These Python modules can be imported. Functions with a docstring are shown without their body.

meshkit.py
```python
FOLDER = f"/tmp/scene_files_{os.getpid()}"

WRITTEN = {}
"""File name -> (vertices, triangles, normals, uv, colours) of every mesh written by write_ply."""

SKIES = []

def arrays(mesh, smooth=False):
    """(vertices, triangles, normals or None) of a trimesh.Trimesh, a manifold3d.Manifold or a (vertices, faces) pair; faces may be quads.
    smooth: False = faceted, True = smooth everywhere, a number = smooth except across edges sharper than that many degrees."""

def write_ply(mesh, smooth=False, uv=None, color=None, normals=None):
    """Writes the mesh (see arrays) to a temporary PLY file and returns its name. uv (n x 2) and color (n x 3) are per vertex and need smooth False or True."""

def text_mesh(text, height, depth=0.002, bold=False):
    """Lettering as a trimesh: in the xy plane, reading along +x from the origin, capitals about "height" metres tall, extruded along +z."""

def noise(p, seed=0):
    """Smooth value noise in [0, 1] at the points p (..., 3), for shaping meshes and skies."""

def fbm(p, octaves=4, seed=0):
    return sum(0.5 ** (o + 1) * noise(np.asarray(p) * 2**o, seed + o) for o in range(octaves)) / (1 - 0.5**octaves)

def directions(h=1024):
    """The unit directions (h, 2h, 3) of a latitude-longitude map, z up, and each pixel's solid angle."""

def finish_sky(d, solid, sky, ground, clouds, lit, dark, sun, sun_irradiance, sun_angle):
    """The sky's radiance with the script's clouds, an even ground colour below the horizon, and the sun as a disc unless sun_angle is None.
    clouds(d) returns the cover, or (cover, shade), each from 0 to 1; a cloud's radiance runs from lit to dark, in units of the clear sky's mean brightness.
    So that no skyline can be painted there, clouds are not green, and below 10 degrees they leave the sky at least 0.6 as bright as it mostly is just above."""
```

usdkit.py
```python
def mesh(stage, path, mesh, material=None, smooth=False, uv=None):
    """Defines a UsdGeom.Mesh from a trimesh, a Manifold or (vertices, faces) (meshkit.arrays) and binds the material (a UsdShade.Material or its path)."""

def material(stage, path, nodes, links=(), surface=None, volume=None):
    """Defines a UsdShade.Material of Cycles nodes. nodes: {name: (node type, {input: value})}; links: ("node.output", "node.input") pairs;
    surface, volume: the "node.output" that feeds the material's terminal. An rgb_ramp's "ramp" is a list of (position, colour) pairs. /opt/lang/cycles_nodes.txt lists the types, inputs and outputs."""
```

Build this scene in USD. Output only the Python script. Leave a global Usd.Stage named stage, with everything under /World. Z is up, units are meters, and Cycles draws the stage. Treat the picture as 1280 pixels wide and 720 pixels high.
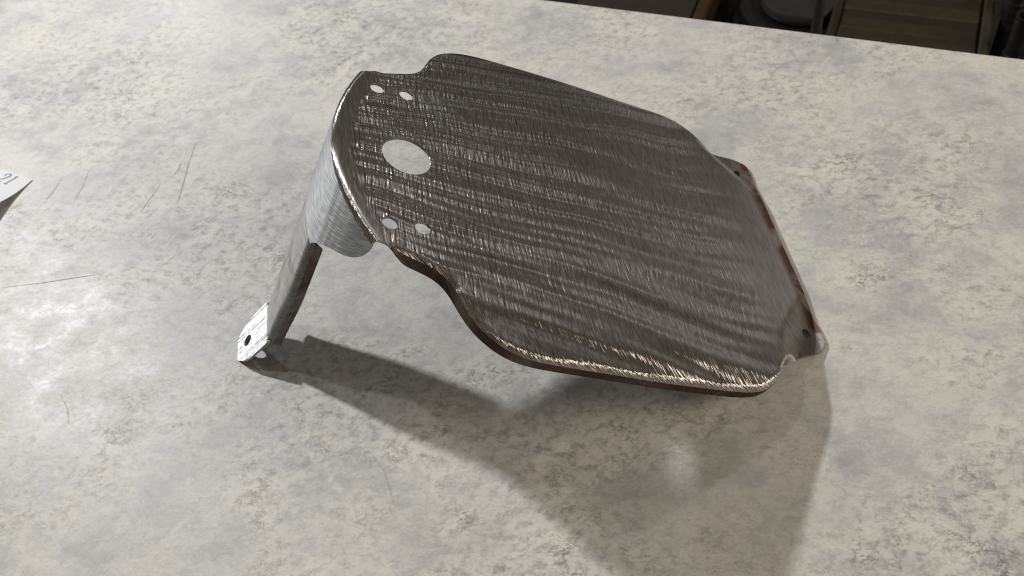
import math, random
import numpy as np
import shapely
from shapely.geometry import Polygon, LineString, Point, box
from shapely import affinity
from scipy.spatial import Delaunay, cKDTree
import trimesh
import usdkit, meshkit
from pxr import Usd, UsdGeom, UsdLux, UsdShade, Gf, Sdf

stage = Usd.Stage.CreateInMemory()
UsdGeom.SetStageUpAxis(stage, UsdGeom.Tokens.z)
UsdGeom.SetStageMetersPerUnit(stage, 1.0)
world = UsdGeom.Xform.Define(stage, "/World")
stage.SetDefaultPrim(world.GetPrim())
UsdGeom.Scope.Define(stage, "/World/Looks")
rng = np.random.default_rng(7)

# ------------------------------------------------------------------ camera
CAM = np.array([-.22240692, -.53115628, .63182196])
YAW, PITCH, ROLL, FPX = .02099485, .86039205, -.16485136, 1267.357
fw = np.array([math.cos(PITCH) * math.sin(YAW), math.cos(PITCH) * math.cos(YAW), -math.sin(PITCH)])
rt = np.cross(fw, [0, 0, 1]); rt /= np.linalg.norm(rt); up = np.cross(rt, fw)
rt, up = math.cos(ROLL) * rt + math.sin(ROLL) * up, -math.sin(ROLL) * rt + math.cos(ROLL) * up
cam = UsdGeom.Camera.Define(stage, "/World/camera")
M = Gf.Matrix4d(*rt, 0, *up, 0, *(-fw), 0, *CAM, 1)
cam.AddTransformOp().Set(M)
cam.CreateHorizontalApertureAttr(36.0); cam.CreateVerticalApertureAttr(36.0 * 9 / 16)
cam.CreateFocalLengthAttr(36.0 * FPX / 1280)
cam.CreateFStopAttr(12.0); cam.CreateFocusDistanceAttr(.69)
cam.CreateClippingRangeAttr(Gf.Vec2f(.01, 50))
cam.CreateExposureAttr(0.1)


def ray(px, py):
    d = fw + rt * (px - 640) / FPX - up * (py - 360) / FPX
    return d / np.linalg.norm(d)


# ------------------------------------------------------------------ lamps
def look_at(xf, pos, target):
    z = np.array(pos, float) - np.array(target, float); z /= np.linalg.norm(z)
    x = np.cross([0, 0, 1.0], z)
    x = np.array([1.0, 0, 0]) if np.linalg.norm(x) < 1e-4 else x / np.linalg.norm(x)
    y = np.cross(z, x)
    xf.AddTransformOp().Set(Gf.Matrix4d(*x, 0, *y, 0, *z, 0, *map(float, pos), 1))


def disk(name, pos, target, radius, intensity, color):
    l = UsdLux.DiskLight.Define(stage, "/World/" + name)
    l.CreateRadiusAttr(radius); l.CreateIntensityAttr(intensity); l.CreateColorAttr(Gf.Vec3f(*color))
    look_at(UsdGeom.Xformable(l), pos, target); return l


def panel(name, pos, target, w, h, intensity, color):
    l = UsdLux.RectLight.Define(stage, "/World/" + name)
    l.CreateWidthAttr(w); l.CreateHeightAttr(h); l.CreateIntensityAttr(intensity); l.CreateColorAttr(Gf.Vec3f(*color))
    look_at(UsdGeom.Xformable(l), pos, target); return l


disk("ceiling_spot_lamp", (-1.4328, 1.3783, 1.4894), (-.15, 0, 0), .055, 1100.0, (.985, .99, 1.0))
panel("unseen_warm_panel", (1.3, -1.9, 1.7), (.1, 0, 0), 2.0, 1.4, .12, (1.0, .90, .76))  # out of view, very weak, placed to warm the shadow from the front right
panel("unseen_warm_panel_001", (2.05, -1.0, 1.35), (.3, .0, 0), 1.2, .8, 11.0, (1.0, .90, .75))  # out of view, placed to light the counter's right side and shadow warmly
disk("unseen_streak_lamp", (-1.3, 3.2, 1.35), (-.1, 0, 0), .07, 250.0, (.92, .96, 1.0))  # unseen lamp, placed so the sanding ridges catch bright streaks
disk("unseen_streak_lamp_001", (-1.0, .75, 2.0), (-.1, 0, 0), .045, 165.0, (.97, .98, 1.0))  # also out of view, lights the opposite flanks of the ridges
dome = UsdLux.DomeLight.Define(stage, "/World/room_ambience")  # even warm glow standing in for the unseen room around the counter
dm = usdkit.material(stage, "/World/Looks/room_ambience", {"b": ("background_shader", {"color": (1.0, .86, .68), "strength": .07})}, surface="b.background")
UsdShade.MaterialBindingAPI.Apply(dome.GetPrim()).Bind(dm)

# ------------------------------------------------------------------ helpers
USED = {}


def numbered(parent, name):
    k = (parent, name); n = USED.get(k, 0); USED[k] = n + 1
    return f"{parent}/{name}" + (f"_{n:03d}" if n else "")


def tag(prim, label=None, cat=None, group=None, kind=None):
    for k, v in (("label", label), ("category", cat), ("group", group), ("kind", kind)):
        if v: prim.SetCustomDataByKey(k, v)
    return prim


def thing(name, label, cat, loc=(0, 0, 0), group=None):
    x = UsdGeom.Xform.Define(stage, numbered("/World", name))
    x.AddTranslateOp().Set(Gf.Vec3d(*loc))
    tag(x.GetPrim(), label, cat, group)
    return x.GetPrim()


def obj(name, mesh, mat, parent=None, smooth=35, label=None):
    """mesh in world coordinates; stored relative to its thing's base."""
    path = numbered(str(parent.GetPath()) if parent else "/World", name)
    v, f = (np.array(mesh.vertices), np.array(mesh.faces)) if hasattr(mesh, "vertices") else mesh
    if parent:
        root = stage.GetPrimAtPath("/World/" + str(parent.GetPath()).split("/")[2])
        op = root.GetAttribute("xformOp:translate").Get()
        if op is not None: v = v - np.array(op)
    p = usdkit.mesh(stage, path, trimesh.Trimesh(v, f, process=False), mat, smooth=smooth).GetPrim()
    if label: p.SetCustomDataByKey("label", label)
    return p


def sstep(a, b, x):
    t = np.clip((x - a) / (b - a), 0, 1); return t * t * (3 - 2 * t)


def cat(ms): return trimesh.util.concatenate(ms)


def mat(name, nodes, links, surface="p.BSDF"):
    return usdkit.material(stage, "/World/Looks/" + name, nodes, links, surface=surface)


def plain(name, color, rough=.5, metallic=0.0, scale=30.0, amount=.25, bump=.0):
    """Plain procedural paint: base colour broken up by soft noise."""
    lo = tuple(c * (1 - amount) for c in color); hi = tuple(min(1, c * (1 + amount)) for c in color)
    n = {"g": ("geometry", {}), "n": ("noise_texture", {"scale": scale, "detail": 5.0, "roughness": .6}),
         "r": ("rgb_ramp", {"ramp": [(.3, lo), (.7, hi)]}),
         "p": ("principled_bsdf", {"roughness": rough, "metallic": metallic})}
    l = [("g.position", "n.vector"), ("n.fac", "r.fac"), ("r.color", "p.base_color")]
    if bump:
        n["b"] = ("bump", {"strength": bump, "distance": .002}); l += [("n.fac", "b.height"), ("b.normal", "p.normal")]
    return mat(name, n, l)


# ------------------------------------------------------------------ materials
TH, BOW = .5623106644669233, .19119694621188904
SDIR = (-math.cos(TH), 0.0, math.sin(TH))


def steel(name, base, rough, aniso, sdir, rust, streak=1.0, scratch=1.0, rot=TH, worn_end=False, metal=1.0, fan=0.0, ridges=90.0):
    """Hand-sanded bare steel: fine cross scratches over long shallow ridges, thin brown bloom of rust."""
    n = {
        "g": ("geometry", {}),
        "rotm": ("mapping", {"mapping_type": "point", "rotation": (0, rot, 0)}),
        # gentle wander of the ridges
        "warp": ("noise_texture", {"scale": 9.0, "detail": 1.0}),
        "wsub": ("vector_math", {"math_type": "subtract", "vector2": (.5, .5, .5)}),
        "wmul": ("vector_math", {"math_type": "multiply", "vector2": (0.0, .022, 0.0)}),
        "wadd": ("vector_math", {"math_type": "add"}),
        # the sanding strokes fan out towards the wide end
        "fsep": ("separate_xyz", {}), "fpos": ("separate_xyz", {}), "fcomb": ("combine_xyz", {}), "fdiv": ("math", {"math_type": "divide"}),
        "fk": ("math", {"math_type": "multiply_add", "value2": fan / math.cos(TH), "value3": 1 + .34 * fan}),
        "ridge_map": ("mapping", {"mapping_type": "point", "scale": (5.0, ridges, 5.0)}),
        "ridge": ("noise_texture", {"scale": 1.0, "detail": 1.0, "roughness": .35}),
        "scr_map": ("mapping", {"mapping_type": "point", "rotation": (0, 0, .035), "scale": (1150.0, 75.0, 60.0)}),
        "scr": ("noise_texture", {"scale": 1.0, "detail": 1.0, "roughness": .5}),
        "b1": ("bump", {"strength": 1.0, "distance": .0028 * streak}),
        "b2": ("bump", {"strength": 1.0, "distance": .0009 * scratch}),
        "tan": ("vector_math", {"math_type": "add", "vector1": sdir, "vector2": (0, 0, 0)}),
        "rn": ("noise_texture", {"scale": 26.0, "detail": 6.0, "roughness": .62}),
        "rr": ("rgb_ramp", {"ramp": [(.0, (0, 0, 0)), (.56 - .2 * rust, (0, 0, 0)), (.78 - .2 * rust, (1, 1, 1)), (1.0, (1, 1, 1))]}),
        "fine": ("rgb_ramp", {"ramp": [(.3, tuple(c * .78 for c in base)), (.7, tuple(c * 1.15 for c in base))]}),
        "col": ("mix_color", {"b": (.075, .030, .018)}),
        "met": ("map_range", {"from_min": 0.0, "from_max": 1.0, "to_min": metal, "to_max": .45 * metal}),
        "rgh": ("map_range", {"from_min": 0.0, "from_max": 1.0, "to_min": rough, "to_max": min(.8, rough + .2)}),
        "p": ("principled_bsdf", {"anisotropic": aniso}),
    }
    l = [("g.position", "rotm.vector"), ("rotm.vector", "warp.vector"), ("warp.color", "wsub.vector1"), ("wsub.vector", "wmul.vector1"),
         ("rotm.vector", "wadd.vector1"), ("wmul.vector", "wadd.vector2"), ("wadd.vector", "fsep.vector"), ("fsep.x", "fcomb.x"), ("fsep.y", "fdiv.value1"), ("g.position", "fpos.vector"), ("fpos.x", "fk.value1"), ("fk.value", "fdiv.value2"), ("fdiv.value", "fcomb.y"), ("fsep.z", "fcomb.z"), ("fcomb.vector", "ridge_map.vector"), ("ridge_map.vector", "ridge.vector"),
         ("rotm.vector", "scr_map.vector"), ("scr_map.vector", "scr.vector"),
         ("ridge.fac", "b1.height"), ("scr.fac", "b2.height"), ("b1.normal", "b2.normal"), ("b2.normal", "p.normal"),
         ("tan.vector", "p.tangent"), ("rotm.vector", "rn.vector"), ("rn.fac", "rr.fac"), ("scr.fac", "fine.fac"),
         ("fine.color", "col.a"), ("rr.color", "col.fac"), ("col.result", "p.base_color"),
         ("rr.color", "met.value"), ("met.result", "p.metallic"), ("rr.color", "rgh.value"), ("rgh.result", "p.roughness")]
    if worn_end:      # the sander did not reach the rear end with its two bolt tabs
        n["sx"] = ("separate_xyz", {}); n["sm"] = ("map_range", {"range_type": "smoothstep", "from_min": -.06, "from_max": -.012, "to_min": 1.0, "to_max": .08})
        n["yy"] = ("math", {"math_type": "multiply"}); n["fe"] = ("math", {"math_type": "multiply_add", "value2": .0245 / .088 ** 2 * math.cos(TH)})
        n["fx"] = ("math", {"math_type": "subtract"})          # distance past the front fold: ridges end there
        n["fm"] = ("map_range", {"range_type": "smoothstep", "from_min": .294, "from_max": .304, "to_min": 1.0, "to_max": .0})
        n["fm2"] = ("map_range", {"range_type": "smoothstep", "from_min": .300, "from_max": .309, "to_min": 1.0, "to_max": .3}); n["s2"] = ("math", {"math_type": "multiply"})
        n["rx"] = ("map_range", {"range_type": "smoothstep", "from_min": -.004, "from_max": .0115, "to_min": 0.0, "to_max": 1.3})
        n["rmix"] = ("math", {"math_type": "multiply", "use_clamp": True}); n["radd"] = ("math", {"math_type": "add", "use_clamp": True})
        l = [x for x in l if x[0] != "rr.color"]
        l += [("sx.x", "rx.value"), ("rx.result", "rmix.value1"), ("rn.fac", "rk.value"), ("rk.result", "rmix.value2"), ("rmix.value", "radd.value1"), ("rr.color", "radd.value2"),
              ("radd.value", "col.fac"), ("radd.value", "met.value"), ("radd.value", "rgh.value")]
        n["rk"] = ("map_range", {"from_min": .38, "from_max": .55, "to_min": 0.0, "to_max": 1.0, "clamp": True})
        n["sb"] = ("math", {"math_type": "multiply"})
        l += [("g.position", "sx.vector"), ("sx.x", "sm.value"), ("sm.result", "s2.value1"), ("fm2.result", "s2.value2"), ("s2.value", "b2.strength"), ("fe.value", "fm2.value"), ("sm.result", "sb.value1"), ("fm.result", "sb.value2"), ("sb.value", "b1.strength"),
              ("sx.y", "yy.value1"), ("sx.y", "yy.value2"), ("yy.value", "fe.value1"), ("ng.value", "fe.value3"), ("sx.x", "ng.value1"), ("fe.value", "fm.value")]
        del n["fx"]; n["ng"] = ("math", {"math_type": "multiply", "value2": -1.0})
    return mat(name, n, l)


FDIR = np.array([-.4085 + .31218, 0, .021 - .19374]); FDIR /= np.linalg.norm(FDIR)
STEEL = steel("sanded_steel", (.40, .372, .345), .27, 1.0, SDIR, -1.0, 2.6, 1.25, worn_end=True, metal=.92, fan=2.2, ridges=80.0)
FLANGE_STEEL = steel("sanded_flange_steel", (.36, .368, .37), .46, .8, tuple(FDIR), -.8, .3, .5, rot=-1.06)
LEG_STEEL = steel("leg_steel", (.28, .275, .265), .46, .8, tuple(FDIR), .12, .3, .5, rot=-1.06)
FOOT_STEEL = steel("foot_steel", (.50, .50, .50), .44, .95, (-.76, 0, -.65), -1.0, .38, .6, rot=-.6, ridges=210.0)
LIP_STEEL = steel("rusty_rim_steel", (.17, .14, .115), .5, .2, SDIR, 1.2, .3, 1.2)

LEG_SIDE = steel("rusty_leg_steel", (.20, .18, .16), .5, .3, tuple(FDIR), .7, .3, .8, rot=-1.06)

# laminate counter: pale stone print, cloudy greys, small dark veins, rubbed gloss
LAM = mat("stone_laminate", {
    "g": ("geometry", {}),
    "m": ("mapping", {"mapping_type": "point", "rotation": (0, 0, .5), "location": (.31, .17, 0), "scale": (1.0, 1.25, 1.0)}),
    "w": ("noise_texture", {"scale": 24.0, "detail": 6.0, "roughness": .65}),
    "ws": ("vector_math", {"math_type": "subtract", "vector2": (.5, .5, .5)}),
    "wm": ("vector_math", {"math_type": "scale", "scale": .03}),
    "wa": ("vector_math", {"math_type": "add"}),
    "big": ("noise_texture", {"scale": 11.0, "detail": 10.0, "roughness": .76}),
    "bigr": ("rgb_ramp", {"ramp": [(.35, (.475, .472, .466)), (.44, (.58, .576, .563)), (.50, (.68, .668, .63)), (.60, (.76, .735, .67)), (.8, (.78, .752, .685))]}),
    "mid": ("noise_texture", {"scale": 105.0, "detail": 9.0, "roughness": .74, "distortion": .25}),
    "midr": ("rgb_ramp", {"ramp": [(.36, (.56, .56, .565)), (.45, (.82, .82, .82)), (.53, (1.0, 1.0, 1.0))]}),
    "reg": ("noise_texture", {"scale": 5.5, "detail": 5.0, "roughness": .6}),
    "grain": ("noise_texture", {"scale": 380.0, "detail": 4.0, "roughness": .7}),
    "grainr": ("rgb_ramp", {"ramp": [(.3, (.87, .87, .88)), (.5, (.98, .98, .98)), (.7, (1.05, 1.05, 1.04))]}),
    "mul2": ("mix_color", {"blend_type": "multiply", "fac": 1.0, "use_clamp": False}),
    "regr": ("map_range", {"from_min": .43, "from_max": .57, "to_min": .2, "to_max": 1.0, "clamp": True}),
    "mul": ("mix_color", {"blend_type": "multiply", "fac": 1.0}),
    "vein": ("noise_texture", {"scale": 52.0, "detail": 10.0, "roughness": .73, "distortion": .35}),
    "veinr": ("rgb_ramp", {"ramp": [(.0, (0, 0, 0)), (.475, (0, 0, 0)), (.496, (1, 1, 1)), (.504, (1, 1, 1)), (.525, (0, 0, 0)), (1, (0, 0, 0))]}),
    "gate": ("noise_texture", {"scale": 21.0, "detail": 8.0, "roughness": .72}),
    "gater": ("rgb_ramp", {"ramp": [(.0, (0, 0, 0)), (.50, (0, 0, 0)), (.66, (1, 1, 1)), (1, (1, 1, 1))]}),
    "vm": ("math", {"math_type": "multiply"}),
    "vm3": ("math", {"math_type": "multiply"}), "vm2": ("math", {"math_type": "multiply", "value2": 1.05, "use_clamp": True}),
    "col": ("mix_color", {"b": (.11, .115, .13)}),
    "sc": ("noise_texture", {"scale": 22.0, "detail": 9.0, "roughness": .75}),
    "scr": ("map_range", {"from_min": .35, "from_max": .65, "to_min": .31, "to_max": .52}),
    "bump": ("bump", {"strength": .3, "distance": .0005}),
    "p": ("principled_bsdf", {"specular_ior_level": .27}),
}, [("g.position", "m.vector"), ("m.vector", "w.vector"), ("w.color", "ws.vector1"), ("ws.vector", "wm.vector1"),
    ("m.vector", "wa.vector1"), ("wm.vector", "wa.vector2"), ("wa.vector", "big.vector"), ("m.vector", "mid.vector"), ("wa.vector", "vein.vector"),
    ("big.fac", "bigr.fac"), ("mid.fac", "midr.fac"), ("wa.vector", "reg.vector"), ("reg.fac", "regr.value"), ("regr.result", "mul.fac"), ("bigr.color", "mul.a"), ("midr.color", "mul.b"),
    ("m.vector", "gate.vector"), ("gate.fac", "gater.fac"), ("vein.fac", "veinr.fac"), ("veinr.color", "vm.value1"), ("gater.color", "vm.value2"),
    ("vm.value", "vm3.value1"), ("regr.result", "vm3.value2"), ("vm3.value", "vm2.value1"), ("vm2.value", "col.fac"), ("mul.result", "mul2.a"), ("m.vector", "grain.vector"), ("grain.fac", "grainr.fac"), ("grainr.color", "mul2.b"), ("mul2.result", "col.a"), ("col.result", "p.base_color"),
    ("m.vector", "sc.vector"), ("sc.fac", "scr.value"), ("scr.result", "p.roughness"), ("sc.fac", "bump.height"), ("bump.normal", "p.normal")])

# ------------------------------------------------------------------ setting: counter top and floor
E0, E1 = np.array([-.109, .404]), np.array([.300, .178])      # two points of the counter's far edge
ed = (E1 - E0) / np.linalg.norm(E1 - E0); en = np.array([-ed[1], ed[0]])   # en points away from the viewer
mid = (E0 + E1) / 2


def slab(poly, z0, z1, r=.0):
    m = trimesh.creation.extrude_polygon(poly, z1 - z0, engine="earcut"); m.apply_translation([0, 0, z0]); return m


def rounded_slab(L0, L1, back, front, ztop, thick, r=.004, seg=6):
    """Counter top with an eased far and near edge: a profile swept along the counter's length."""
    prof = [(front, ztop - thick), (front, ztop - r)]
    prof += [(front + r - r * math.cos(a), ztop - r + r * math.sin(a)) for a in np.linspace(0, math.pi / 2, seg)[1:]]
    prof += [(back - r + r * math.sin(a), ztop - r + r * math.cos(a)) for a in np.linspace(0, math.pi / 2, seg)]
    prof += [(back, ztop - thick)]
    prof = np.array(prof); n = len(prof)
    P = []
    for L in (L0, L1):
        for d, z in prof: q = mid + ed * L + en * d; P.append([q[0], q[1], z])
    F = []
    for i in range(n):
        j = (i + 1) % n; F += [[i, j, n + j], [i, n + j, n + i]]
    for i in range(1, n - 1): F += [[0, i + 1, i], [n, n + i, n + i + 1]]
    m = trimesh.Trimesh(P, F, process=False); m.fix_normals(); return m


cx = UsdGeom.Xform.Define(stage, "/World/counter_top"); tag(cx.GetPrim(), kind="structure"); counter = cx.GetPrim()
obj("laminate_slab", rounded_slab(-1.6, 1.6, 0, -.95, 0, .036), LAM, counter, smooth=30)
SCRATCH = plain("scratch_grime", (.46, .46, .48), .6, scale=300, amount=.3)


def on_table(px, py, z=0.0):
    d = ray(px, py); return CAM + d * (z - CAM[2]) / d[2]


def scratch(pts, w):
    """A hair-thin dark scratch with tapering ends lying in the laminate."""
    P = np.array([on_table(*p)[:2] for p in pts]); t = np.linspace(0, 1, 24)
    L = np.r_[0, np.cumsum(np.linalg.norm(np.diff(P, axis=0), axis=1))]; L /= L[-1]
    Q = np.stack([np.interp(t, L, P[:, k]) for k in (0, 1)], 1)
    T = np.gradient(Q, axis=0); T /= np.linalg.norm(T, axis=1, keepdims=True); N = np.stack([-T[:, 1], T[:, 0]], 1)
    ww = w * (.25 + .75 * np.sin(math.pi * t)) * (.6 + .8 * rng.random(24))
    A, B = Q + N * ww[:, None] / 2, Q - N * ww[:, None] / 2
    V = np.vstack([np.c_[A, np.full(24, .00025)], np.c_[B, np.full(24, .00025)]])
    F = [[i, i + 24, i + 1] for i in range(23)] + [[i + 1, i + 24, i + 25] for i in range(23)]
    m = trimesh.Trimesh(V, F, process=False)
    if m.face_normals[:, 2].mean() < 0: m.invert()
    return m


for pts, w in (([(78, 223), (66, 240), (54, 254)], .0006), ([(111, 213), (104, 232), (91, 255)], .0005), ([(200, 231), (188, 248), (175, 266)], .0008),
               ([(245, 178), (236, 204), (230, 226), (221, 256)], .0009), ([(228, 200), (222, 214), (214, 221)], .0006), ([(0, 360), (50, 354), (128, 342)], .0006),
               ([(455, 555), (480, 588), (495, 636)], .0004), ([(75, 492), (84, 510), (86, 530)], .0005)):
    obj("scratch", scratch(pts, w), SCRATCH, counter, smooth=False)
FLOOR = plain("dark_floor", (.014, .012, .010), .6, scale=9, amount=.5)
fl = obj("floor", slab(box(-4, -4, 5, 5), -.93, -.90), FLOOR, smooth=False); tag(fl, kind="structure")

# ------------------------------------------------------------------ skid plate
T_SHEET = .0022
R_FOLD, R_RIM, LIP = .0036, .0036, .0070


def base_z(s, v):
    z = .004 + s * math.sin(TH) + BOW * s * (.27 - s)
    z = z + .0090 * np.exp(-(np.maximum(s, 0) / .055) ** 2) - .0012 * (np.maximum(.004 - s, 0) / .0173) ** 2       # rear edge rolled over
    av = np.abs(v)
    z = z - .0085 * np.clip((av - .085) / .07, 0, 1.2) ** 2 * sstep(.0, .06, s)
    d = -.771 * (s - .02) + .636 * (av - .115)                 # bolt tabs: the rear corners are pressed down to the counter
    m = sstep(-.019, .001, d) * (1 - sstep(.016, .040, s))
    z = z * (1 - m) + (.0020 + .30 * np.maximum(s + .008, 0)) * m
    # long hand-beaten waviness
    z = z + .0004 * np.sin(v * 95 + 2 * np.sin(s * 9)) * sstep(.03, .09, s) * (1 - sstep(.31, .34, s))
    return z


def base(s, v): return np.stack([-s * math.cos(TH), v, base_z(s, v)], -1)


def base_n(s, v, h=2e-4):
    a = base(s + h, v) - base(s - h, v); b = base(s, v + h) - base(s, v - h)
    n = np.cross(b, a); return n / np.linalg.norm(n, axis=-1, keepdims=True)


def s_fold(v): return .3415 + .0245 * (1 - np.clip(np.abs(v) / .088, 0, 1.1) ** 2)


HALF = [(.3425, .0868), (.336, .0885), (.325, .0920), (.310, .0975), (.300, .1035), (.293, .1130), (.287, .1270), (.279, .1400), (.266, .1505), (.250, .1560), (.225, .1575),
        (.190, .1575), (.150, .1570), (.110, .1550), (.085, .1535), (.067, .1510), (.054, .1455), (.044, .1365), (.036, .1260), (.027, .1175), (.016, .1130), (.006, .1108), (-.003, .1085), (-.0092, .1050), (-.0130, .1000), (-.0145, .0925), (-.0133, .0770)]


def spline(pts, step=.0015):
    from scipy.interpolate import CubicSpline
    pts = np.array(pts); t = np.r_[0, np.cumsum(np.linalg.norm(np.diff(pts, axis=0), axis=1) ** .5)]
    c = CubicSpline(t, pts); q = c(np.linspace(0, t[-1], 1500))
    L = np.r_[0, np.cumsum(np.linalg.norm(np.diff(q, axis=0), axis=1))]
    u = np.linspace(0, L[-1], int(L[-1] / step)); return np.stack([np.interp(u, L, q[:, k]) for k in (0, 1)], 1)


half = spline(HALF)
vf = np.linspace(-.0868, .0868, 120)
fold_line = np.stack([s_fold(vf), vf], 1)
O = Polygon(np.vstack([fold_line, half, (half * [1, -1])[::-1]])).buffer(0)
CORE = O.buffer(-R_RIM)
core_line = CORE.exterior


def rim_w(s, v): return sstep(.012, .045, s) * (1 - sstep(.318, .340, s))


EXT = R_RIM * (math.pi / 2 - 1) + LIP
ob = shapely.segmentize(O.exterior, .0015)
oc = np.array(ob.coords)[:-1]
if not ob.is_ccw: oc = oc[::-1]
tg = np.roll(oc, -1, 0) - np.roll(oc, 1, 0); tg /= np.linalg.norm(tg, axis=1, keepdims=True)
on = np.stack([tg[:, 1], -tg[:, 0]], 1)
side = np.abs(oc[:, 1]) > .086
EXTW = EXT * (rim_w(oc[:, 0], oc[:, 1]) * side)[:, None]
PAT = Polygon(oc + on * EXTW).buffer(0)

ang0 = None
HEAD1 = math.atan2(FDIR[2], FDIR[0]) % (2 * math.pi)          # heading of the flange in the xz plane
FOOT_HEAD = math.atan2(-.034, -.040) % (2 * math.pi)
ARC = R_FOLD * 1.55


def F0(s, v):
    """Middle surface of the folded sheet; (s, v) are flat-pattern coordinates."""
    s, v = np.asarray(s, float), np.asarray(v, float)
    sf = s_fold(v)
    # rim
    pts = shapely.points(s, v)
    inside = shapely.contains(CORE, pts)
    loc = shapely.line_locate_point(core_line, pts); q = shapely.line_interpolate_point(core_line, loc)
    qs, qv = shapely.get_x(q), shapely.get_y(q)
    d = np.hypot(s - qs, v - qv)
    use = (~inside) & (d > 1e-9) & (np.abs(v) > .082) & (s < .339)
    W = np.where(use, rim_w(qs, qv), 0.0)
    dd = np.where(use, d, 1.0); nx, ny = (s - qs) / dd, (v - qv) / dd
    k = np.maximum(W, 1e-4) / R_RIM; a = np.minimum(d, R_RIM * math.pi / 2); rest = d - a
    hh = np.sin(k * a) / k + rest * np.cos(k * a); dn = (1 - np.cos(k * a)) / k + rest * np.sin(k * a)
    bs, bv = np.where(use, qs + nx * hh, np.minimum(s, sf)), np.where(use, qv + ny * hh, v)
    N = base_n(np.where(use, qs, bs), np.where(use, qv, bv))
    P = base(bs, bv) - N * np.where(use, dn, 0.0)[..., None]
    # fold at the front
    e = np.where(use, 0, np.maximum(s - sf, 0))
    Pf = base(sf, v); h = 1e-4
    t = base(sf, v) - base(sf - h, v); a0 = np.arctan2(t[:, 2], t[:, 0]) % (2 * math.pi)
    turn = HEAD1 - a0; r = ARC / turn
    a = np.minimum(e, ARC) / r
    ax = r * (np.sin(a0 + a) - np.sin(a0)); az = -r * (np.cos(a0 + a) - np.cos(a0))
    rest = np.maximum(e - ARC, 0)
    X = np.stack([ax + rest * math.cos(HEAD1), 0 * ax, az + rest * math.sin(HEAD1)], 1)
    return np.where((e > 0)[:, None], Pf + X, P)


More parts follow.
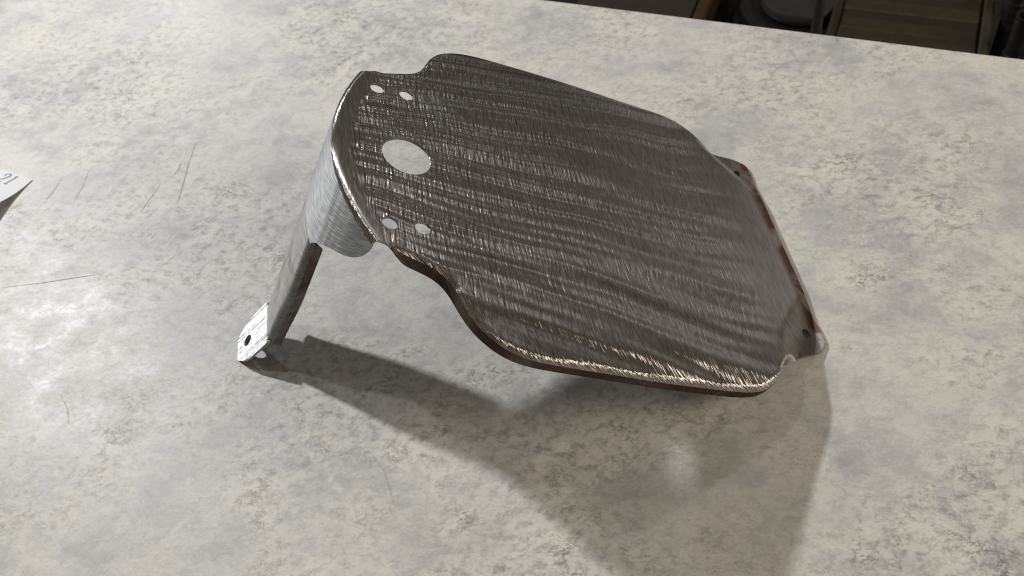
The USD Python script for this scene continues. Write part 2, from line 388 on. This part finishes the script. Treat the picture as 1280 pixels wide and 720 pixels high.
def sheet(poly, F, t=T_SHEET, grid=.0032, bstep=.0016, dense=None):
    """Flat pattern polygon -> closed thin shell with true thickness on the curved surface F."""
    rings = [poly.exterior] + list(poly.interiors)
    B = np.vstack([np.array(shapely.segmentize(r, bstep).coords)[:-1] for r in rings])
    x0, y0, x1, y1 = poly.bounds
    gx, gy = np.meshgrid(np.arange(x0, x1, grid), np.arange(y0, y1, grid * .866)); gx = gx + (np.arange(gx.shape[0])[:, None] % 2) * grid / 2
    G = np.stack([gx.ravel(), gy.ravel()], 1)
    G = G[shapely.contains(poly.buffer(-bstep * .75), shapely.points(G))]
    if dense is not None:         # rows of points where the sheet bends tightly
        D = dense[shapely.contains(poly.buffer(-bstep * .5), shapely.points(dense))]
        near = cKDTree(D).query(G)[0]; G = np.vstack([D, G[near > .0013]])
    V = np.vstack([B, G]); T = Delaunay(V).simplices
    T = T[shapely.contains(poly, shapely.points(V[T].mean(1)))]
    ar = np.cross(V[T[:, 1]] - V[T[:, 0]], V[T[:, 2]] - V[T[:, 0]]); T = T[np.abs(ar) > 1e-11]; ar = ar[np.abs(ar) > 1e-11]
    T[ar < 0] = T[ar < 0][:, ::-1]
    P = F(V[:, 0], V[:, 1]); h = 2e-4
    du = F(V[:, 0] + h, V[:, 1]) - F(V[:, 0] - h, V[:, 1]); dv = F(V[:, 0], V[:, 1] + h) - F(V[:, 0], V[:, 1] - h)
    N = np.cross(dv, du); N /= np.maximum(np.linalg.norm(N, axis=1, keepdims=True), 1e-12)
    n = len(V); top, bot = P + N * t / 2, P - N * t / 2
    edges = np.vstack([T[:, [0, 1]], T[:, [1, 2]], T[:, [2, 0]]])
    key = np.sort(edges, 1); _, inv, cnt = np.unique(key, axis=0, return_inverse=True, return_counts=True)
    be = edges[cnt[inv.ravel()] == 1]
    Fc = [T[:, ::-1], T + n, np.stack([be[:, 0], be[:, 1], be[:, 1] + n], 1), np.stack([be[:, 0], be[:, 1] + n, be[:, 0] + n], 1)]
    m = trimesh.Trimesh(np.vstack([top, bot]), np.vstack(Fc), process=False)
    if m.volume < 0: m.invert()
    return m


def circ(s, v, r): return Point(s, v).buffer(r, 32)


holes = [circ(.3168, 0, .0183)]
for sg in (1, -1):
    holes += [circ(.3341, sg * .0694, .0056), circ(.3113, sg * .0689, .0056), circ(0, sg * .09, .0042)]
fold_ext = Polygon(np.vstack([np.stack([s_fold(vf) - .006, vf], 1), np.stack([s_fold(vf) + ARC, vf], 1)[::-1]])).buffer(0)
panel_edge = CORE.buffer(R_RIM * 1.25)
full = PAT.union(fold_ext).buffer(0)
full = max(full.geoms, key=lambda g: g.area) if hasattr(full, "geoms") else full
lipzone = full.difference(panel_edge.union(fold_ext.buffer(.0005)).union(box(-.05, -.2, .03, .2))).buffer(-.0003).buffer(.0003)
lips = [g for g in getattr(lipzone, "geoms", [lipzone]) if g.area > 2e-4]
pan = full.difference(shapely.union_all(lips))
pan = max(pan.geoms, key=lambda g: g.area) if hasattr(pan, "geoms") else pan
for hq in holes: pan = pan.difference(hq)

plate = thing("skid_plate", "sanded bare steel skid plate on the counter, propped up on its bent leg", "skid plate", (-.2, 0, 0))
vv = np.arange(-.0865, .0866, .0014)
rows = [np.stack([s_fold(vv) + e, vv], 1) for e in np.linspace(-.0006, ARC, 10)]
for dl in np.linspace(0, R_RIM * 1.25, 7):
    r_ = CORE.buffer(dl).exterior; rows.append(np.array([p for p in shapely.segmentize(r_, .0016).coords if p[0] < .325]))
dense = np.vstack(rows)
obj("plate_panel", sheet(pan, F0, dense=dense), STEEL, plate, smooth=50)
for g in lips: obj("rim_lip", sheet(g, F0, grid=.0016, bstep=.001), LIP_STEEL, plate, smooth=50, label="rust brown turned down rim of the plate")

# flange: lobed apron below the fold, then the leg with turned-in sides, then the foot
E_LEG = .071


def Fflat(e, v): return F0(s_fold(v) + e, v)


LOBE = [(ARC, .0868), (.012, .0862), (.020, .0835), (.027, .0790), (.0335, .0725), (.040, .0640), (.047, .0540), (.054, .0455), (.0615, .0370), (.068, .0305)]
lb = spline(LOBE, .001)
flange_poly = Polygon(np.vstack([lb, [[E_LEG, .0288], [E_LEG, -.0288]], (lb * [1, -1])[::-1]])).buffer(0)
obj("front_flange", sheet(flange_poly, Fflat, grid=.0025), FLANGE_STEEL, plate, smooth=50, label="silvery sanded flange below the fold")

E_FOOT = .1930          # flat length from the fold to the foot's bend
R_LEG, D_LEG = .0062, .0026


def leg_hw(e): return .0288 - .0070 * sstep(.12, .195, e)


def Fleg(e, v):
    """Leg: centre strip in the flange's surface, sides turned inwards; bends outwards into the foot past E_FOOT."""
    hw = leg_hw(e) - R_LEG
    av, sg = np.abs(v), np.sign(v)
    over = np.maximum(av - hw, 0)
    a = np.minimum(over, R_LEG * math.pi / 2); rest = over - a
    vv = sg * (np.minimum(av, hw) + R_LEG * np.sin(a / R_LEG)); dn = R_LEG * (1 - np.cos(a / R_LEG)) + rest
    e1 = np.minimum(e, E_FOOT)
    P = Fflat(e1, vv)
    inner = np.array([-math.sin(HEAD1), 0, math.cos(HEAD1)]) ; inner = inner if inner[0] > 0 else -inner
    P = P + inner * dn[:, None]
    x = np.maximum(e - E_FOOT, 0); turn = FOOT_HEAD - HEAD1; r = .006; al = r * abs(turn)
    a = np.minimum(x, al) / r * np.sign(turn)
    ax = r * np.sign(turn) * (np.sin(HEAD1 + a) - np.sin(HEAD1)); az = -r * np.sign(turn) * (np.cos(HEAD1 + a) - np.cos(HEAD1))
    rs = np.maximum(x - al, 0)
    return P + np.stack([ax + rs * math.cos(FOOT_HEAD), 0 * ax, az + rs * math.sin(FOOT_HEAD)], 1)


flat_ext = R_LEG * (math.pi / 2 - 1) + D_LEG
es = np.linspace(E_LEG, E_FOOT, 60)
core_w = leg_hw(es)
ret = flat_ext * (1 - sstep(.08, .185, es) * .0)
leg_poly = Polygon(np.vstack([np.stack([es, core_w - R_LEG + .0066], 1), (np.stack([es, -(core_w - R_LEG + .0066)], 1))[::-1]])).buffer(0)
obj("leg", sheet(leg_poly, Fleg, grid=.0028), LEG_STEEL, plate, smooth=50)
for sg in (1, -1):
    sp = Polygon(np.vstack([np.stack([es, sg * (core_w - R_LEG + .0066)], 1), np.stack([es + .004 * (1 - (es - E_LEG) / (E_FOOT - E_LEG)), sg * (core_w + ret)], 1)[::-1]])).buffer(0)
    obj("leg_side", sheet(sp, Fleg, grid=.0016, bstep=.001), LEG_SIDE, plate, smooth=50, label="dark rusty side of the leg turned inwards")
FL = .046
fh = leg_hw(E_FOOT)
foot_poly = Polygon([(E_FOOT, fh - .0006), (E_FOOT + .014, fh - .001), (E_FOOT + .026, .0200), (E_FOOT + .034, .0172), (E_FOOT + .041, .0125), (E_FOOT + FL, .0062), (E_FOOT + FL + .0006, 0),
                     (E_FOOT + FL, -.0062), (E_FOOT + .041, -.0125), (E_FOOT + .034, -.0172), (E_FOOT + .026, -.0200), (E_FOOT + .014, -fh + .001), (E_FOOT, -fh + .0006)])
foot_poly = foot_poly.buffer(-.003).buffer(.003).union(box(E_FOOT, -fh + .0006, E_FOOT + .01, fh - .0006))
foot_poly = foot_poly.difference(circ(E_FOOT + .0285, 0, .0050))


def Ffoot(e, v):
    vv = np.clip(v, -.5, .5); P0 = Fleg(e, np.zeros_like(v)); P0[:, 1] = vv; return P0


obj("foot_tab", sheet(foot_poly, Ffoot, grid=.0022), FOOT_STEEL, plate, smooth=50, label="bright scratched foot tab with a bolt hole")

# ------------------------------------------------------------------ paper card at the left
PAPER = plain("white_paper", (.78, .78, .80), .6, scale=60, amount=.02)
INK = plain("grey_black_ink", (.09, .09, .10), .6, scale=200, amount=.3)
INK2 = plain("pale_grey_ink", (.42, .42, .44), .6, scale=400, amount=.25)
ca = np.array([-.825, .565]); cb = np.array([-.565, -.825]); c0 = np.array([-.6495, .2595])


def card_pt(u, w, lift=0.0):
    """u along the card's top edge (away from its corner), w down from the top edge; the lower part curls up off the counter."""
    u, w = np.asarray(u, float), np.asarray(w, float)
    q = c0 + u[..., None] * ca + w[..., None] * cb
    h = .0008 + 4.2 * np.clip(w, 0, None) ** 2 * (1 - .15 * np.clip(u / .09, 0, 1))
    return np.concatenate([q, (h + lift)[..., None]], -1)


def card_sheet(poly, lift, t, grid):
    return sheet(poly, lambda u, w: card_pt(u, w, lift), t=t, grid=grid, bstep=grid)


card = thing("paper_card", "white paper card with a dark printed 21, curling up at the left edge", "card", (-.68, .25, 0))
obj("card_sheet", card_sheet(box(0, 0, .09, .058), 0, .0004, .003), PAPER, card, smooth=50)


def stroke(pts, widths):
    pts = np.array(pts, float)
    from scipy.interpolate import CubicSpline
    t = np.linspace(0, 1, len(pts)); tt = np.linspace(0, 1, 40)
    q = CubicSpline(t, pts)(tt) if len(pts) > 2 else np.outer(1 - tt, pts[0]) + np.outer(tt, pts[1]); w = np.interp(tt, np.linspace(0, 1, len(widths)), widths)
    return shapely.union_all([LineString(q[i:i + 2]).buffer((w[i] + w[i + 1]) / 4, cap_style="round") for i in range(39)])


two = shapely.union_all([stroke([(.05, .74), (.10, .92), (.28, 1.0), (.46, .90), (.48, .70), (.34, .44), (.16, .22), (.02, .04)], [.07, .06, .07, .12, .13, .09, .06, .05]),
                         stroke([(.02, .05), (.20, .08), (.36, .04), (.52, .08)], [.05, .12, .12, .06]), Point(.07, .76).buffer(.055)])
one = shapely.union_all([stroke([(.22, .97), (.22, .03)], [.11, .11]), stroke([(.08, .86), (.16, .90), (.24, .98)], [.04, .05, .08]), stroke([(.07, .02), (.37, .02)], [.045, .045])])
H = .0135


def put_print(shape, x0, y0, k=H, shear=.28):
    """letter space (x right, y up) -> card space, u = -x, w = -y"""
    g = affinity.affine_transform(shape, [k, k * shear, 0, k, x0, y0])
    return affinity.affine_transform(g, [-1, 0, 0, -1, 0, 0])


# the top edge runs from the corner (x = 0) to the left, so letters sit at negative x
for nm, shp, x in (("printed_two", two, -.0355), ("printed_one", one, -.0245)):
    obj(nm, card_sheet(put_print(shp, x, -.0155).simplify(2e-5), .00032, .00012, .0008), INK, card, smooth=False)
small = []
for row, (y, x0, x1, hh) in enumerate(((-.0212, -.050, -.0240, .0016), (-.0245, -.050, -.0270, .0010))):
    x = x0
    while x < x1:
        w = .0006 + .0009 * rng.random()
        small.append(card_sheet(affinity.affine_transform(box(x, y, x + w, y + hh * (.5 + .5 * rng.random())), [-1, 0, 0, -1, 0, 0]), .00032, .0001, .0012)); x += w + .0005 + .0008 * (rng.random() > .8)
obj("small_print", cat(small), INK2, card, smooth=False)

# ------------------------------------------------------------------ things behind the counter, out of focus below its far edge
def at(L, N, z): q = mid + ed * L + en * N; return [q[0], q[1], z]


RE = np.array([[ed[0], en[0], 0], [ed[1], en[1], 0], [0, 0, 1.0]])


def bxw(L0, L1, N0, N1, z0, z1, bev=.003):
    """A bevelled box aligned with the counter's far edge."""
    import manifold3d as m3
    bev = min(bev, (L1 - L0) / 3, (N1 - N0) / 3, (z1 - z0) / 3)
    pts = []
    for k in range(3):
        for sx in (0, 1):
            for sy in (0, 1):
                for sz in (0, 1):
                    ins = [0 if j == k else bev for j in range(3)]
                    pts.append([(L0 + ins[0], L1 - ins[0])[sx], (N0 + ins[1], N1 - ins[1])[sy], (z0 + ins[2], z1 - ins[2])[sz]])
    m = m3.Manifold.hull_points(np.array(pts)).to_mesh()
    v = m.vert_properties[:, :3] @ RE.T + np.r_[mid, 0]
    return trimesh.Trimesh(v, m.tri_verts, process=False)


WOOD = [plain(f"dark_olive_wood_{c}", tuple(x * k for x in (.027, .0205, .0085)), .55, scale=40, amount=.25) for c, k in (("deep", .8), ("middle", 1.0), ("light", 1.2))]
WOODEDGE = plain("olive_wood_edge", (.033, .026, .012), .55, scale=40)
crate = thing("slatted_crate", "dark olive brown crate with a slatted top behind the counter's far edge", "crate", at(.13, .7, -.90))
n0 = .40
i = 0
while n0 < 1.02:
    dz = rng.uniform(-.0015, .0015)
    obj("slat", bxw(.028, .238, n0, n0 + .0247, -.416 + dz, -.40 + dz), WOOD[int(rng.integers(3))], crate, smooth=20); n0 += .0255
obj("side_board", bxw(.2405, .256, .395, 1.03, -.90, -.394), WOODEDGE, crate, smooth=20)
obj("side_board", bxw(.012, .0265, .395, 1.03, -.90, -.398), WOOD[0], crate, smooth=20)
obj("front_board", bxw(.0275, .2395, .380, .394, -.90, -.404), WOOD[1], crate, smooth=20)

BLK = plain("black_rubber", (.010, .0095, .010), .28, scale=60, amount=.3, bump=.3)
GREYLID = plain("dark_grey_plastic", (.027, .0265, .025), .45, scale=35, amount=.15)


def lathe(prof, L, N, z, n=72):
    m = trimesh.creation.revolve(np.array(prof), sections=n); m.apply_translation(at(L, N, z)); return m


tub = thing("black_bucket", "glossy black ribbed bucket with a round dark grey lid behind the counter", "bucket", at(-.045, .655, -.90))
prof = [(0, 0), (.095, 0), (.100, .01), (.112, .36)]
for r, z in ((.118, .37), (.122, .385), (.118, .40), (.110, .405), (.112, .415), (.118, .425), (.116, .440), (.104, .447), (.100, .455), (.104, .466), (.100, .478), (.086, .482), (.078, .476), (0, .476)): prof.append((r, z))
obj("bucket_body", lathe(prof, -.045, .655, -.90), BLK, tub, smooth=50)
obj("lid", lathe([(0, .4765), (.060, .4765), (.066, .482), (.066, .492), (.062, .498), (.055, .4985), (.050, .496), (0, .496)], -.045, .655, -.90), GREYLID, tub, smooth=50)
for a in (.4, 1.9, 3.6, 5.1):
    hpts = [at(-.045 + r_ * math.cos(a + da), .655 + r_ * math.sin(a + da), -.90 + z_) for r_, da, z_ in ((.119, -.16, .40), (.131, -.1, .43), (.131, .1, .43), (.119, .16, .40))]
    obj("clip", cat([trimesh.creation.cylinder(.005, segment=(hpts[k], hpts[k + 1]), sections=10) for k in range(3)]), BLK, tub, smooth=40)

PINK = plain("pinkish_grey_metal", (.07, .06, .057), .4, .3, scale=50)
post = thing("grey_post", "thin pinkish grey upright post between the black bucket and the crate", "post", at(.0, .52, -.90))
obj("post_tube", bxw(-.010, .006, .515, .535, -.885, -.30, .004), PINK, post, smooth=20)
obj("post_foot", bxw(-.030, .026, .495, .555, -.90, -.8855, .004), PINK, post, smooth=20)

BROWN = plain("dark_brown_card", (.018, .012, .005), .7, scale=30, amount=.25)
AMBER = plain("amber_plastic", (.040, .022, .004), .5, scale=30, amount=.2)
bx1 = thing("brown_box", "dark brown box with an amber end strip, left of the black bucket", "box", at(-.31, .65, -.90))
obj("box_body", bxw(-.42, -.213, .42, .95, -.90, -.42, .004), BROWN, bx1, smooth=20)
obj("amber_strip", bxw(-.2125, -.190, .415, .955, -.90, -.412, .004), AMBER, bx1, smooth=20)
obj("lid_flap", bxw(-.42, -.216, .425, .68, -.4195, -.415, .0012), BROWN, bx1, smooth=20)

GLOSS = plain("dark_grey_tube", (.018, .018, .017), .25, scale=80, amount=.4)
for k, (L, N, r, top) in enumerate(((.292, .56, .014, -.33), (.284, .66, .016, -.30))):
    lab = ("shorter dark glossy tube standing in front, right of the crate's side board", "taller dark glossy tube standing behind the shorter one, right of the crate")[k]
    tb = thing("dark_tube", lab, "tube", at(L, N, -.90), "dark tubes standing right of the crate")
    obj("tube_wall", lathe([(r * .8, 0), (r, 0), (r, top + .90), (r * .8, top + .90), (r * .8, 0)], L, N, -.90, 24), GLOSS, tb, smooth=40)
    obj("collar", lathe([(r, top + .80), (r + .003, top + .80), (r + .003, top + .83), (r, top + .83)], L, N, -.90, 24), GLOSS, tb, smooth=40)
